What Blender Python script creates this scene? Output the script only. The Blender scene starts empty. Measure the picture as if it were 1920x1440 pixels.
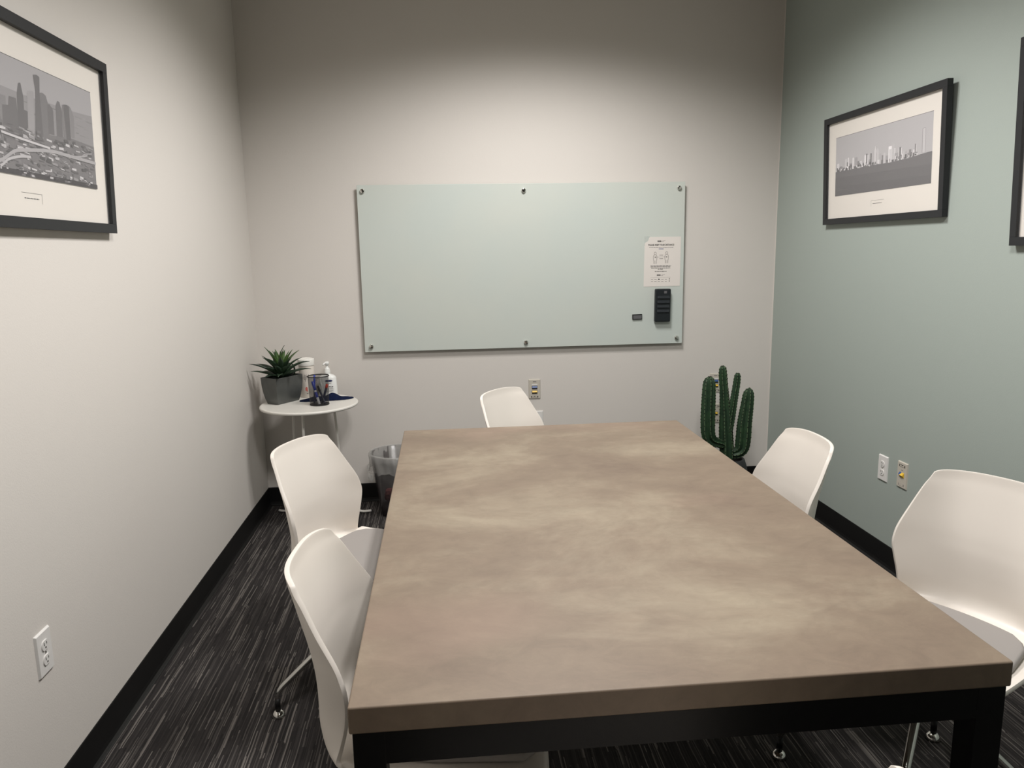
import bpy, bmesh, math, random
from mathutils import Vector, Matrix
random.seed(11)
PI = math.pi
scene = bpy.context.scene
C = scene.collection

# ------------------------------------------------------------------ camera
CAM_H = 1.4356
cam_data = bpy.data.cameras.new('camera')
cam_data.sensor_fit = 'HORIZONTAL'; cam_data.sensor_width = 36.0
cam_data.lens = 36.0 * 1413.64 / 1920.0
cam_data.clip_start = 0.02; cam_data.clip_end = 50
cam = bpy.data.objects.new('camera', cam_data); C.objects.link(cam)
RT = Vector((0.99557489, -0.09227269, -0.01778751))
UP = Vector((0.03358759, 0.1726261, 0.9844146))
FW = Vector((0.08776399, 0.98065589, -0.17496142))
cam.matrix_world = Matrix(((RT.x, UP.x, -FW.x, 0), (RT.y, UP.y, -FW.y, 0), (RT.z, UP.z, -FW.z, CAM_H), (0, 0, 0, 1)))
scene.camera = cam

# ------------------------------------------------------------------ world and light
XL, XR, D, YF, HC = -1.039, 1.939, 4.302, -1.25, 2.92
w = bpy.data.worlds.new('world'); scene.world = w; w.use_nodes = True
w.node_tree.nodes['Background'].inputs[0].default_value = (0.9, 0.92, 1, 1)
w.node_tree.nodes['Background'].inputs[1].default_value = 0.0
LAMP_POWER = 40.0
LAMP_COLOR = (1.0, 0.972, 0.948)
TROFFERS = [(0.50, 2.95), (0.50, 1.12)]
TROFFER_POWER = [1.0, 1.0]
LAMP_CONE, LAMP_BLEND, LAMP_RADIUS = math.radians(150), 0.62, 0.09
def spot(name, loc, power):
    l = bpy.data.lights.new(name, 'SPOT'); l.energy = power; l.color = LAMP_COLOR
    l.spot_size = LAMP_CONE; l.spot_blend = LAMP_BLEND; l.shadow_soft_size = LAMP_RADIUS
    o = bpy.data.objects.new(name, l); C.objects.link(o); o.location = loc
    return o
scene.view_settings.view_transform = 'Standard'
scene.view_settings.look = 'None'
scene.view_settings.exposure = 0.0
scene.view_settings.gamma = 1.0
scene.view_settings.use_curve_mapping = False

# ------------------------------------------------------------------ material helpers
def lin(c):
    def f(v):
        v /= 255.0
        return v / 12.92 if v <= 0.04045 else ((v + 0.055) / 1.055) ** 2.4
    return (f(c[0]), f(c[1]), f(c[2]), 1.0)
def mat(name, rgb, rough=0.5, metal=0.0, spec=0.5, bump=None, coat=0.0, vary=None, alpha=None, trans=0.0, ior=1.45):
    m = bpy.data.materials.new(name); m.use_nodes = True
    nt = m.node_tree; b = nt.nodes['Principled BSDF']
    b.inputs['Base Color'].default_value = lin(rgb)
    b.inputs['Roughness'].default_value = rough
    b.inputs['Metallic'].default_value = metal
    b.inputs['Specular IOR Level'].default_value = spec
    b.inputs['Coat Weight'].default_value = coat
    b.inputs['Transmission Weight'].default_value = trans
    b.inputs['IOR'].default_value = ior
    if alpha is not None: b.inputs['Alpha'].default_value = alpha
    if bump or vary:
        tc = nt.nodes.new('ShaderNodeTexCoord')
    if vary:      # (scale, rgb2)
        n = nt.nodes.new('ShaderNodeTexNoise'); n.inputs['Scale'].default_value = vary[0]; n.inputs['Detail'].default_value = 6
        nt.links.new(tc.outputs['Object'], n.inputs['Vector'])
        r = nt.nodes.new('ShaderNodeMix'); r.data_type = 'RGBA'
        r.inputs[6].default_value = lin(rgb); r.inputs[7].default_value = lin(vary[1])
        mr = nt.nodes.new('ShaderNodeMapRange'); mr.inputs[1].default_value = 0.35; mr.inputs[2].default_value = 0.65
        nt.links.new(n.outputs['Fac'], mr.inputs[0]); nt.links.new(mr.outputs[0], r.inputs[0])
        nt.links.new(r.outputs[2], b.inputs['Base Color'])
    if bump:      # (scale, strength)
        n = nt.nodes.new('ShaderNodeTexNoise'); n.inputs['Scale'].default_value = bump[0]; n.inputs['Detail'].default_value = 3
        nt.links.new(tc.outputs['Object'], n.inputs['Vector'])
        bp = nt.nodes.new('ShaderNodeBump'); bp.inputs['Strength'].default_value = bump[1]; bp.inputs['Distance'].default_value = 0.001
        nt.links.new(n.outputs['Fac'], bp.inputs['Height']); nt.links.new(bp.outputs[0], b.inputs['Normal'])
    return m

M = {}
M['wall'] = mat('white_wall_paint', (215, 210, 204), 0.75, spec=0.25, bump=(240, 0.25))
M['sage'] = mat('sage_wall_paint', (162, 171, 165), 0.7, spec=0.3, bump=(240, 0.25))
M['front'] = mat('grey_wall_paint', (98, 96, 94), 0.75, spec=0.25, bump=(240, 0.25))
M['ceiling'] = mat('ceiling_paint', (214, 212, 206), 0.9, spec=0.2, bump=(160, 0.4))
M['rubber'] = mat('black_rubber_base', (20, 20, 20), 0.45, spec=0.4, bump=(30, 0.2))
M['black_metal'] = mat('black_powder_coat', (11, 11, 12), 0.42, spec=0.4, bump=(500, 0.15))
M['shell'] = mat('white_plastic_shell', (238, 231, 222), 0.38, spec=0.45, bump=(600, 0.06))
M['pad'] = mat('grey_seat_fabric', (158, 153, 149), 0.85, spec=0.2, bump=(900, 0.35))
M['alu'] = mat('polished_aluminium', (205, 204, 200), 0.18, metal=1.0)
M['chrome'] = mat('chrome', (215, 213, 208), 0.08, metal=1.0)
M['stem'] = mat('black_plastic', (13, 13, 14), 0.4)
M['white'] = mat('white_lacquer', (228, 225, 218), 0.35)
M['white_plastic'] = mat('white_plastic', (226, 224, 221), 0.4)
M['ivory'] = mat('stone_plastic_plate', (196, 190, 178), 0.45)
M['slot'] = mat('dark_slot', (30, 28, 26), 0.6)
M['blue_jack'] = mat('blue_plastic', (52, 84, 140), 0.4)
M['yellow_jack'] = mat('yellow_plastic', (226, 186, 60), 0.4)
M['frame'] = mat('black_frame', (40, 41, 43), 0.5, spec=0.4, bump=(300, 0.1))
M['mat_board'] = mat('mat_board', (222, 216, 208), 0.9, spec=0.1)
M['glass'] = mat('picture_glass', (255, 255, 255), 0.02, alpha=0.06, spec=0.5)
M['board'] = mat('frosted_green_glass', (203, 208, 201), 0.28, spec=0.5, vary=(1.8, (198, 206, 201)))
M['board_edge'] = mat('glass_edge', (150, 185, 172), 0.15)
M['paper'] = mat('paper', (226, 220, 214), 0.9, spec=0.1)
M['tape'] = mat('clear_tape', (225, 230, 226), 0.2, alpha=0.25)
M['ink'] = mat('black_ink', (26, 25, 25), 0.8)
M['ink_grey'] = mat('grey_ink', (128, 122, 120), 0.8)
M['ink_blue'] = mat('blue_ink', (52, 66, 128), 0.8)
M['navy_ink'] = mat('navy_ink', (26, 34, 84), 0.6)
M['red_ink'] = mat('red_ink', (200, 96, 88), 0.7)
M['eraser'] = mat('eraser_black_plastic', (25, 30, 34), 0.42, spec=0.5)
M['eraser_rib'] = mat('eraser_rib', (34, 39, 43), 0.35)
M['grey_label'] = mat('grey_label', (96, 96, 98), 0.6)
M['pot'] = mat('graphite_metal_pot', (98, 100, 98), 0.33, metal=0.45, vary=(14, (88, 90, 88)))
M['soil'] = mat('dark_soil', (22, 18, 15), 0.95, bump=(120, 1.0))
M['succulent'] = mat('dark_green_leaf', (34, 50, 40), 0.5, vary=(30, (48, 70, 46)))
M['succulent_core'] = mat('bright_green_leaf', (72, 100, 46), 0.5, vary=(30, (50, 78, 44)))
M['cactus'] = mat('cactus_green', (28, 50, 33), 0.55, vary=(26, (40, 66, 40)), bump=(70, 0.6))
M['cactus_spine'] = mat('cactus_spine', (24, 26, 18), 0.8)
M['cactus_rib'] = mat('cactus_rib_edge', (92, 114, 82), 0.6)
M['dark_pot'] = mat('charcoal_ceramic', (48, 49, 50), 0.5, bump=(80, 0.2))
M['canister'] = mat('canister_plastic', (226, 218, 208), 0.4)
M['lid'] = mat('lid_plastic', (240, 238, 232), 0.35)
M['bottle'] = mat('bottle_plastic', (238, 239, 236), 0.35)
M['cloth'] = mat('navy_microfibre', (26, 36, 66), 0.95, spec=0.1, bump=(700, 0.8), vary=(40, (20, 28, 54)))
M['pen_blue'] = mat('pen_blue', (40, 56, 150), 0.3)
M['pen_white'] = mat('pen_white', (214, 214, 216), 0.3)
M['pen_navy'] = mat('pen_navy', (40, 42, 66), 0.35)
M['pen_red'] = mat('pen_red', (214, 66, 40), 0.4)
M['lamp'] = None

def node_mat(name):
    m = bpy.data.materials.new(name); m.use_nodes = True
    return m, m.node_tree, m.node_tree.nodes['Principled BSDF']
def math_node(nt, op, a=None, b=None):
    n = nt.nodes.new('ShaderNodeMath'); n.operation = op
    for i, v in enumerate((a, b)):
        if v is None: continue
        if isinstance(v, (int, float)): n.inputs[i].default_value = v
        else: nt.links.new(v, n.inputs[i])
    return n.outputs[0]

# polished concrete
def concrete():
    m, nt, b = node_mat('brown_concrete')
    tc = nt.nodes.new('ShaderNodeTexCoord')
    mp = nt.nodes.new('ShaderNodeMapping'); mp.inputs['Scale'].default_value = (1.0, 1.35, 1.0)
    nt.links.new(tc.outputs['Object'], mp.inputs[0])
    def noise(scale, detail, rough, dist, off):
        n = nt.nodes.new('ShaderNodeTexNoise'); n.inputs['Scale'].default_value = scale; n.inputs['Detail'].default_value = detail
        n.inputs['Roughness'].default_value = rough; n.inputs['Distortion'].default_value = dist
        v = nt.nodes.new('ShaderNodeVectorMath'); v.operation = 'ADD'; v.inputs[1].default_value = off
        nt.links.new(mp.outputs[0], v.inputs[0]); nt.links.new(v.outputs[0], n.inputs['Vector'])
        return n.outputs['Fac']
    def ramp(fac, stops):
        r = nt.nodes.new('ShaderNodeValToRGB'); nt.links.new(fac, r.inputs[0])
        el = r.color_ramp.elements
        el[0].position, el[0].color = stops[0][0], lin(stops[0][1])
        el[1].position, el[1].color = stops[-1][0], lin(stops[-1][1])
        for p, c in stops[1:-1]:
            e = el.new(p); e.color = lin(c)
        return r.outputs[0]
    big = ramp(noise(1.9, 10, 0.66, 0.35, (5.3, 2.1, 0)), [(0.30, (137, 119, 104)), (0.5, (151, 134, 116)), (0.70, (178, 164, 143))])
    fine = ramp(noise(13, 9, 0.74, 0.9, (0, 5, 2)), [(0.3, (104, 104, 104)), (0.7, (152, 152, 152))])
    mx = nt.nodes.new('ShaderNodeMix'); mx.data_type = 'RGBA'; mx.blend_type = 'OVERLAY'; mx.inputs[0].default_value = 0.45
    nt.links.new(big, mx.inputs[6]); nt.links.new(fine, mx.inputs[7])
    # faint pinkish cast of some patches
    pk = noise(1.4, 2, 0.5, 0.4, (7, 9, 1))
    mr = nt.nodes.new('ShaderNodeMapRange'); mr.inputs[1].default_value = 0.55; mr.inputs[2].default_value = 0.75; mr.inputs[4].default_value = 0.4
    nt.links.new(pk, mr.inputs[0])
    m2 = nt.nodes.new('ShaderNodeMix'); m2.data_type = 'RGBA'; m2.inputs[7].default_value = lin((163, 137, 123))
    nt.links.new(mr.outputs[0], m2.inputs[0]); nt.links.new(mx.outputs[2], m2.inputs[6])
    nt.links.new(m2.outputs[2], b.inputs['Base Color'])
    b.inputs['Roughness'].default_value = 0.5
    b.inputs['Specular IOR Level'].default_value = 0.35
    bp = nt.nodes.new('ShaderNodeBump'); bp.inputs['Strength'].default_value = 0.12; bp.inputs['Distance'].default_value = 0.001
    nt.links.new(noise(60, 4, 0.6, 0, (0, 0, 0)), bp.inputs['Height']); nt.links.new(bp.outputs[0], b.inputs['Normal'])
    return m
M['concrete'] = concrete()

# loop carpet: short yarn lines running along the room
def carpet():
    m, nt, b = node_mat('charcoal_line_carpet')
    tc = nt.nodes.new('ShaderNodeTexCoord')
    sep = nt.nodes.new('ShaderNodeSeparateXYZ'); nt.links.new(tc.outputs['Object'], sep.inputs[0])
    wob = nt.nodes.new('ShaderNodeTexNoise'); wob.inputs['Scale'].default_value = 9; nt.links.new(tc.outputs['Object'], wob.inputs['Vector'])
    x = math_node(nt, 'ADD', sep.outputs[0], math_node(nt, 'MULTIPLY', wob.outputs['Fac'], 0.006)); y = sep.outputs[1]
    def wn(a, bb):
        c = nt.nodes.new('ShaderNodeCombineXYZ'); nt.links.new(a, c.inputs[0])
        if bb is not None: nt.links.new(bb, c.inputs[1])
        n = nt.nodes.new('ShaderNodeTexWhiteNoise'); n.noise_dimensions = '3D'; nt.links.new(c.outputs[0], n.inputs['Vector'])
        return n.outputs['Value']
    def layer(fx, fy):
        col = math_node(nt, 'FLOOR', math_node(nt, 'MULTIPLY', x, fx))
        off = math_node(nt, 'MULTIPLY', wn(col, None), 7.0)
        seg = math_node(nt, 'FLOOR', math_node(nt, 'ADD', math_node(nt, 'MULTIPLY', y, fy), off))
        return wn(col, seg)
    a = layer(340.0, 5.0); c = layer(70.0, 3.6); d = layer(170.0, 6.0)
    hi = math_node(nt, 'POWER', a, 3.0)
    hi = math_node(nt, 'MULTIPLY', hi, math_node(nt, 'ADD', math_node(nt, 'MULTIPLY', c, 0.9), 0.15))
    lo = math_node(nt, 'MULTIPLY', d, 0.14)
    fac = math_node(nt, 'ADD', hi, lo)
    r = nt.nodes.new('ShaderNodeValToRGB'); nt.links.new(fac, r.inputs[0])
    el = r.color_ramp.elements
    el[0].position = 0.0; el[0].color = lin((40, 38, 38))
    el[1].position = 0.75; el[1].color = lin((112, 107, 103))
    e = el.new(0.25); e.color = lin((60, 57, 56))
    nz = nt.nodes.new('ShaderNodeTexNoise'); nz.inputs['Scale'].default_value = 5; nt.links.new(tc.outputs['Object'], nz.inputs['Vector'])
    nt.links.new(r.outputs[0], b.inputs['Base Color'])
    b.inputs['Roughness'].default_value = 0.95; b.inputs['Specular IOR Level'].default_value = 0.1
    bp = nt.nodes.new('ShaderNodeBump'); bp.inputs['Strength'].default_value = 0.5; bp.inputs['Distance'].default_value = 0.002
    nt.links.new(a, bp.inputs['Height']); nt.links.new(bp.outputs[0], b.inputs['Normal'])
    return m
M['carpet'] = carpet()

# clear plastic film of the bin liner; wire mesh of the pen cup
def film():
    m, nt, b = node_mat('clear_bin_liner')
    b.inputs['Base Color'].default_value = lin((215, 214, 210)); b.inputs['Roughness'].default_value = 0.12
    b.inputs['Alpha'].default_value = 0.34
    return m
M['film'] = film()
M['smoke'] = mat('smoky_bin_plastic', (58, 50, 52), 0.18, alpha=0.5)
M['trash'] = mat('pink_paper', (190, 120, 120), 0.8)
M['trash2'] = mat('crumpled_paper', (190, 186, 178), 0.8)
def mesh_wire():
    m, nt, b = node_mat('black_wire_mesh')
    b.inputs['Base Color'].default_value = lin((22, 22, 24)); b.inputs['Roughness'].default_value = 0.4; b.inputs['Metallic'].default_value = 0.3
    tc = nt.nodes.new('ShaderNodeTexCoord'); sep = nt.nodes.new('ShaderNodeSeparateXYZ'); nt.links.new(tc.outputs['Object'], sep.inputs[0])
    ang = math_node(nt, 'ARCTAN2', sep.outputs[1], sep.outputs[0])
    u = math_node(nt, 'MULTIPLY', ang, 260 / (2 * PI)); v = math_node(nt, 'MULTIPLY', sep.outputs[2], 780.0)
    p = math_node(nt, 'FRACT', math_node(nt, 'ADD', u, v)); q = math_node(nt, 'FRACT', math_node(nt, 'SUBTRACT', u, v))
    f = math_node(nt, 'MAXIMUM', math_node(nt, 'LESS_THAN', p, 0.27), math_node(nt, 'LESS_THAN', q, 0.27))
    nt.links.new(f, b.inputs['Alpha'])
    return m
M['wire'] = mesh_wire()
GREYS = {}
def grey(v, tint=(0, 0, 0)):
    k = (int(v), tint)
    if k not in GREYS: GREYS[k] = mat('print_tone', (v + tint[0], v + tint[1], v + tint[2]), 0.7, spec=0.2)
    return GREYS[k]

# ------------------------------------------------------------------ geometry helpers
def box(bm, x0, x1, y0, y1, z0, z1):
    v = [bm.verts.new((x, y, z)) for z in (z0, z1) for y in (y0, y1) for x in (x0, x1)]
    for f in ((0, 2, 3, 1), (4, 5, 7, 6), (0, 1, 5, 4), (2, 6, 7, 3), (0, 4, 6, 2), (1, 3, 7, 5)):
        bm.faces.new([v[i] for i in f])
def boxm(*a):
    bm = bmesh.new(); box(bm, *a); return bm
def tube(bm, pts, rad, n=12, cap=True, squash=1.0):
    pts = [Vector(p) for p in pts]
    if not hasattr(rad, '__len__'): rad = [rad] * len(pts)
    rings = []; ref = None
    for i, p in enumerate(pts):
        t = (pts[min(i + 1, len(pts) - 1)] - pts[max(i - 1, 0)]).normalized()
        if ref is None:
            ref = Vector((0, 0, 1)) if abs(t.z) < 0.9 else Vector((1, 0, 0))
        a = t.cross(ref).normalized(); b = a.cross(t).normalized(); ref = b
        rings.append([bm.verts.new(p + (a * math.cos(2 * PI * k / n) + b * math.sin(2 * PI * k / n) * squash) * rad[i]) for k in range(n)])
    for i in range(len(rings) - 1):
        for k in range(n):
            bm.faces.new((rings[i][k], rings[i][(k + 1) % n], rings[i + 1][(k + 1) % n], rings[i + 1][k]))
    if cap:
        bm.faces.new(rings[0][::-1]); bm.faces.new(rings[-1])
    return bm
def lathe(bm, prof, n=32, c=(0, 0), close=False, sx=1.0, sy=1.0):
    rings = []
    for r, z in prof:
        if r < 1e-6: rings.append([bm.verts.new((c[0], c[1], z))])
        else: rings.append([bm.verts.new((c[0] + r * sx * math.cos(2 * PI * k / n), c[1] + r * sy * math.sin(2 * PI * k / n), z)) for k in range(n)])
    for A, B in zip(rings[:-1], rings[1:]):
        for k in range(n):
            k2 = (k + 1) % n
            vs = []
            for v in ((A[k % len(A)]), (A[k2 % len(A)]), (B[k2 % len(B)]), (B[k % len(B)])):
                if v not in vs: vs.append(v)
            if len(vs) > 2: bm.faces.new(vs)
    return bm
def grid(bm, P):
    V = [[bm.verts.new(p) for p in row] for row in P]
    for i in range(len(V) - 1):
        for j in range(len(V[0]) - 1):
            bm.faces.new((V[i][j], V[i][j + 1], V[i + 1][j + 1], V[i + 1][j]))
    return V
def obj(name, bm, material, parent=None, smooth=False, bevel=0.0, bseg=2, recalc=True):
    if recalc: bmesh.ops.recalc_face_normals(bm, faces=bm.faces)
    me = bpy.data.meshes.new(name); bm.to_mesh(me); bm.free()
    me.materials.append(material)
    if smooth:
        for p in me.polygons: p.use_smooth = True
    o = bpy.data.objects.new(name, me); C.objects.link(o)
    if parent: o.parent = parent
    if bevel:
        b = o.modifiers.new('bevel', 'BEVEL'); b.width = bevel; b.segments = bseg; b.limit_method = 'ANGLE'; b.angle_limit = math.radians(40)
        if smooth is False:
            for p in me.polygons: p.use_smooth = True
            b.harden_normals = True
    return o
def tag(o, label, cat, group=None):
    o['label'] = label; o['category'] = cat
    if group: o['group'] = group
    return o
def thing(name, label, cat, loc=(0, 0, 0), rotz=0.0, group=None):
    o = bpy.data.objects.new(name, None); C.objects.link(o); o.empty_display_size = 0.05
    o.location = loc; o.rotation_euler = (0, 0, rotz)
    return tag(o, label, cat, group)
def struct(name, bm, m, **k):
    o = obj(name, bm, m, **k); o['kind'] = 'structure'; return o
def spline(pts, n):
    """Catmull-Rom through tuples of any length"""
    out = []; P = [pts[0]] + list(pts) + [pts[-1]]
    for i in range(1, len(P) - 2):
        for k in range(n):
            t = k / n
            out.append(tuple(0.5 * (2 * b + (c - a) * t + (2 * a - 5 * b + 4 * c - d) * t * t + (3 * b - a - 3 * c + d) * t ** 3)
                             for a, b, c, d in zip(P[i - 1], P[i], P[i + 1], P[i + 2])))
    out.append(tuple(pts[-1]))
    return out

# ------------------------------------------------------------------ room shell
T = 0.1
struct('floor', boxm(XL - T, XR + T, YF - T, D + T, -0.08, 0.0), M['carpet'])
struct('wall_left', boxm(XL - T, XL, YF, D, 0, HC), M['wall'])
struct('wall_back', boxm(XL - T, XR + T, D, D + T, 0, HC), M['wall'])
struct('wall_right', boxm(XR, XR + T, YF, D, 0, HC), M['sage'])
struct('wall_front', boxm(XL - T, XR + T, YF - T, YF, 0, HC), M['front'])
# ceiling with two openings for the recessed lamps
bm = bmesh.new()
LX, LY = 0.60, 0.60
ys = [YF]; 
lamps = sorted(TROFFERS, key=lambda t: t[1])
cur = YF
for lx, ly in lamps:
    box(bm, XL, XR, cur, ly - LY / 2, HC, HC + 0.02)
    box(bm, XL, lx - LX / 2, ly - LY / 2, ly + LY / 2, HC, HC + 0.02)
    box(bm, lx + LX / 2, XR, ly - LY / 2, ly + LY / 2, HC, HC + 0.02)
    cur = ly + LY / 2
box(bm, XL, XR, cur, D, HC, HC + 0.02)
struct('ceiling', bm, M['ceiling'])
BBH = 0.1086
struct('trim_1', boxm(XR - 0.0012, XR, D - 0.007, D, BBH, HC), M['wall'])      # white paint carried round the corner
def base_profile(length):
    """rubber cove base lying along +x, wall behind at y=0, room side -y"""
    prof = [(0, 0), (0, BBH), (-0.0025, BBH), (-0.0035, BBH - 0.003), (-0.0035, 0.022), (-0.006, 0.01), (-0.012, 0.004), (-0.016, 0.0015), (-0.016, 0)]
    bm = bmesh.new()
    A = [bm.verts.new((0, y, z)) for y, z in prof]; B = [bm.verts.new((length, y, z)) for y, z in prof]
    n = len(prof)
    for i in range(n): bm.faces.new((A[i], A[(i + 1) % n], B[(i + 1) % n], B[i]))
    bm.faces.new(A); bm.faces.new(B[::-1])
    return bm
o = struct('baseboard_back', base_profile(XR - XL), M['rubber']); o.location = (XL, D, 0)
o = struct('baseboard_left', base_profile(D - YF), M['rubber']); o.location = (XL, YF, 0); o.rotation_euler = (0, 0, PI / 2)
o = struct('baseboard_right', base_profile(D - YF), M['rubber']); o.location = (XR, D, 0); o.rotation_euler = (0, 0, -PI / 2)
o = struct('baseboard_front', base_profile(XR - XL), M['rubber']); o.location = (XR, YF, 0); o.rotation_euler = (0, 0, PI)

# ------------------------------------------------------------------ recessed ceiling lamps
def lamp_material():
    m = bpy.data.materials.new('lamp_lens'); m.use_nodes = True
    b = m.node_tree.nodes['Principled BSDF']
    b.inputs['Base Color'].default_value = (0.9, 0.9, 0.88, 1)
    b.inputs['Emission Color'].default_value = (1, 0.95, 0.88, 1); b.inputs['Emission Strength'].default_value = 1.5
    return m
M['lamp'] = lamp_material()
def troffer(lx, ly, label, power):
    t = thing('ceiling_light', label, 'ceiling light', (lx, ly, HC), 0, 'recessed ceiling lights')
    bm = bmesh.new()
    for x0, x1, y0, y1 in ((-.3, -.28, -.3, .3), (.28, .3, -.3, .3), (-.28, .28, -.3, -.28), (-.28, .28, .28, .3)):
        box(bm, x0, x1, y0, y1, -0.004, 0.10)
    box(bm, -.3, .3, -.3, .3, 0.10, 0.11)
    obj('housing', bm, M['white'], t)
    for s in (-1, 1):
        obj('lens', boxm(s * .14 - .1, s * .14 + .1, -.26, .26, 0.075, 0.095), M['lamp'], t)
    obj('centre_rail', boxm(-.02, .02, -.28, .28, 0.06, 0.095), M['white'], t)
    for s in (-1, 1):
        for y in (-.14, .14):
            a = spot('lamp_tube', (s * .14, y, -0.012), power); a.parent = t
for k, (lx, ly) in enumerate(TROFFERS):
    troffer(lx, ly, ['white recessed ceiling light above the far end of the table', 'white recessed ceiling light above the near end of the table'][k], LAMP_POWER * TROFFER_POWER[k])

# ------------------------------------------------------------------ conference table
TX0, TX1, TY0, TY1, TZ = -0.1675, 0.925, 1.0713, 2.8992, 0.748
t = thing('conference_table', 'large conference table with brown concrete top and black steel frame', 'table', ((TX0 + TX1) / 2, (TY0 + TY1) / 2, 0))
hw, hl = (TX1 - TX0) / 2, (TY1 - TY0) / 2
obj('tabletop', boxm(-hw, hw, -hl, hl, 0.702, TZ), M['concrete'], t, bevel=0.0035)
i_, lw = 0.005, 0.050
for sx in (-1, 1):
    for sy in (-1, 1):
        xa, xb = sorted((sx * (hw - i_), sx * (hw - i_ - lw))); ya, yb = sorted((sy * (hl - i_), sy * (hl - i_ - lw)))
        obj('leg', boxm(xa, xb, ya, yb, 0, 0.7), M['black_metal'], t, bevel=0.0008)
for sy in (-1, 1):
    ya, yb = sorted((sy * (hl - i_), sy * (hl - i_ - lw)))
    obj('apron', boxm(-hw + i_ + lw, hw - i_ - lw, ya, yb, 0.645, 0.7), M['black_metal'], t)
for sx in (-1, 1):
    xa, xb = sorted((sx * (hw - i_), sx * (hw - i_ - lw)))
    obj('apron', boxm(xa, xb, -hl + i_ + lw, hl - i_ - lw, 0.645, 0.7), M['black_metal'], t)

# ------------------------------------------------------------------ shell chairs
# (forward, height, half width, edge wrap, wrap direction 0 = up / 1 = forward)
SH = [(.214, .432, .190, .000, 0), (.210, .444, .203, .002, 0), (.190, .453, .212, .004, 0), (.15, .457, .218, .008, 0), (.08, .457, .222, .012, 0), (0, .455, .222, .016, 0),
      (-.08, .455, .214, .012, 0), (-.14, .455, .205, .015, .1), (-.18, .457, .199, .021, .4), (-.207, .461, .196, .030, .75), (-.233, .475, .191, .046, 1), (-.246, .50, .184, .066, 1),
      (-.248, .54, .183, .078, 1), (-.2485, .58, .1895, .084, 1), (-.2505, .617, .1970, .0865, 1), (-.2545, .645, .1970, .0845, 1), (-.260, .675, .1925, .0785, 1), (-.273, .73, .179, .059, 1), (-.286, .78, .164, .045, 1), (-.292, .803, .155, .036, 1), (-.2955, .824, .147, .030, 1)]
ROWS = spline(SH, 4)
def shell_at(v, u):
    """v: float row index, u: -1..1 across"""
    v = min(max(v, 0.0), len(ROWS) - 1.001); i = int(v); k = v - i
    f, z, hw_, e, d = (a + (b - a) * k for a, b in zip(ROWS[i], ROWS[i + 1]))
    w_ = e * abs(u) ** 3.25; ln_ = math.hypot(d, 1 - d)
    crown = 0.008 * (1 - u * u) * max(0.0, (z - 0.74) / 0.08)
    return (f + w_ * d / ln_, u * hw_, z + w_ * (1 - d) / ln_ + crown)
def shell_grid(nu):
    n = len(ROWS); P = []
    us = [math.sin(PI / 2 * (-1 + 2 * j / nu)) * .8 + (-1 + 2 * j / nu) * .2 for j in range(nu + 1)]
    for i in range(n):
        top = max(0.0, (i - (n - 15)) / 14.0); front = max(0.0, (10 - i) / 10.0)
        P.append([shell_at(i - 1.7 * top * abs(u) ** 15 + 5.0 * front * abs(u) ** 6, u) for u in us])
    return P
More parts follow.
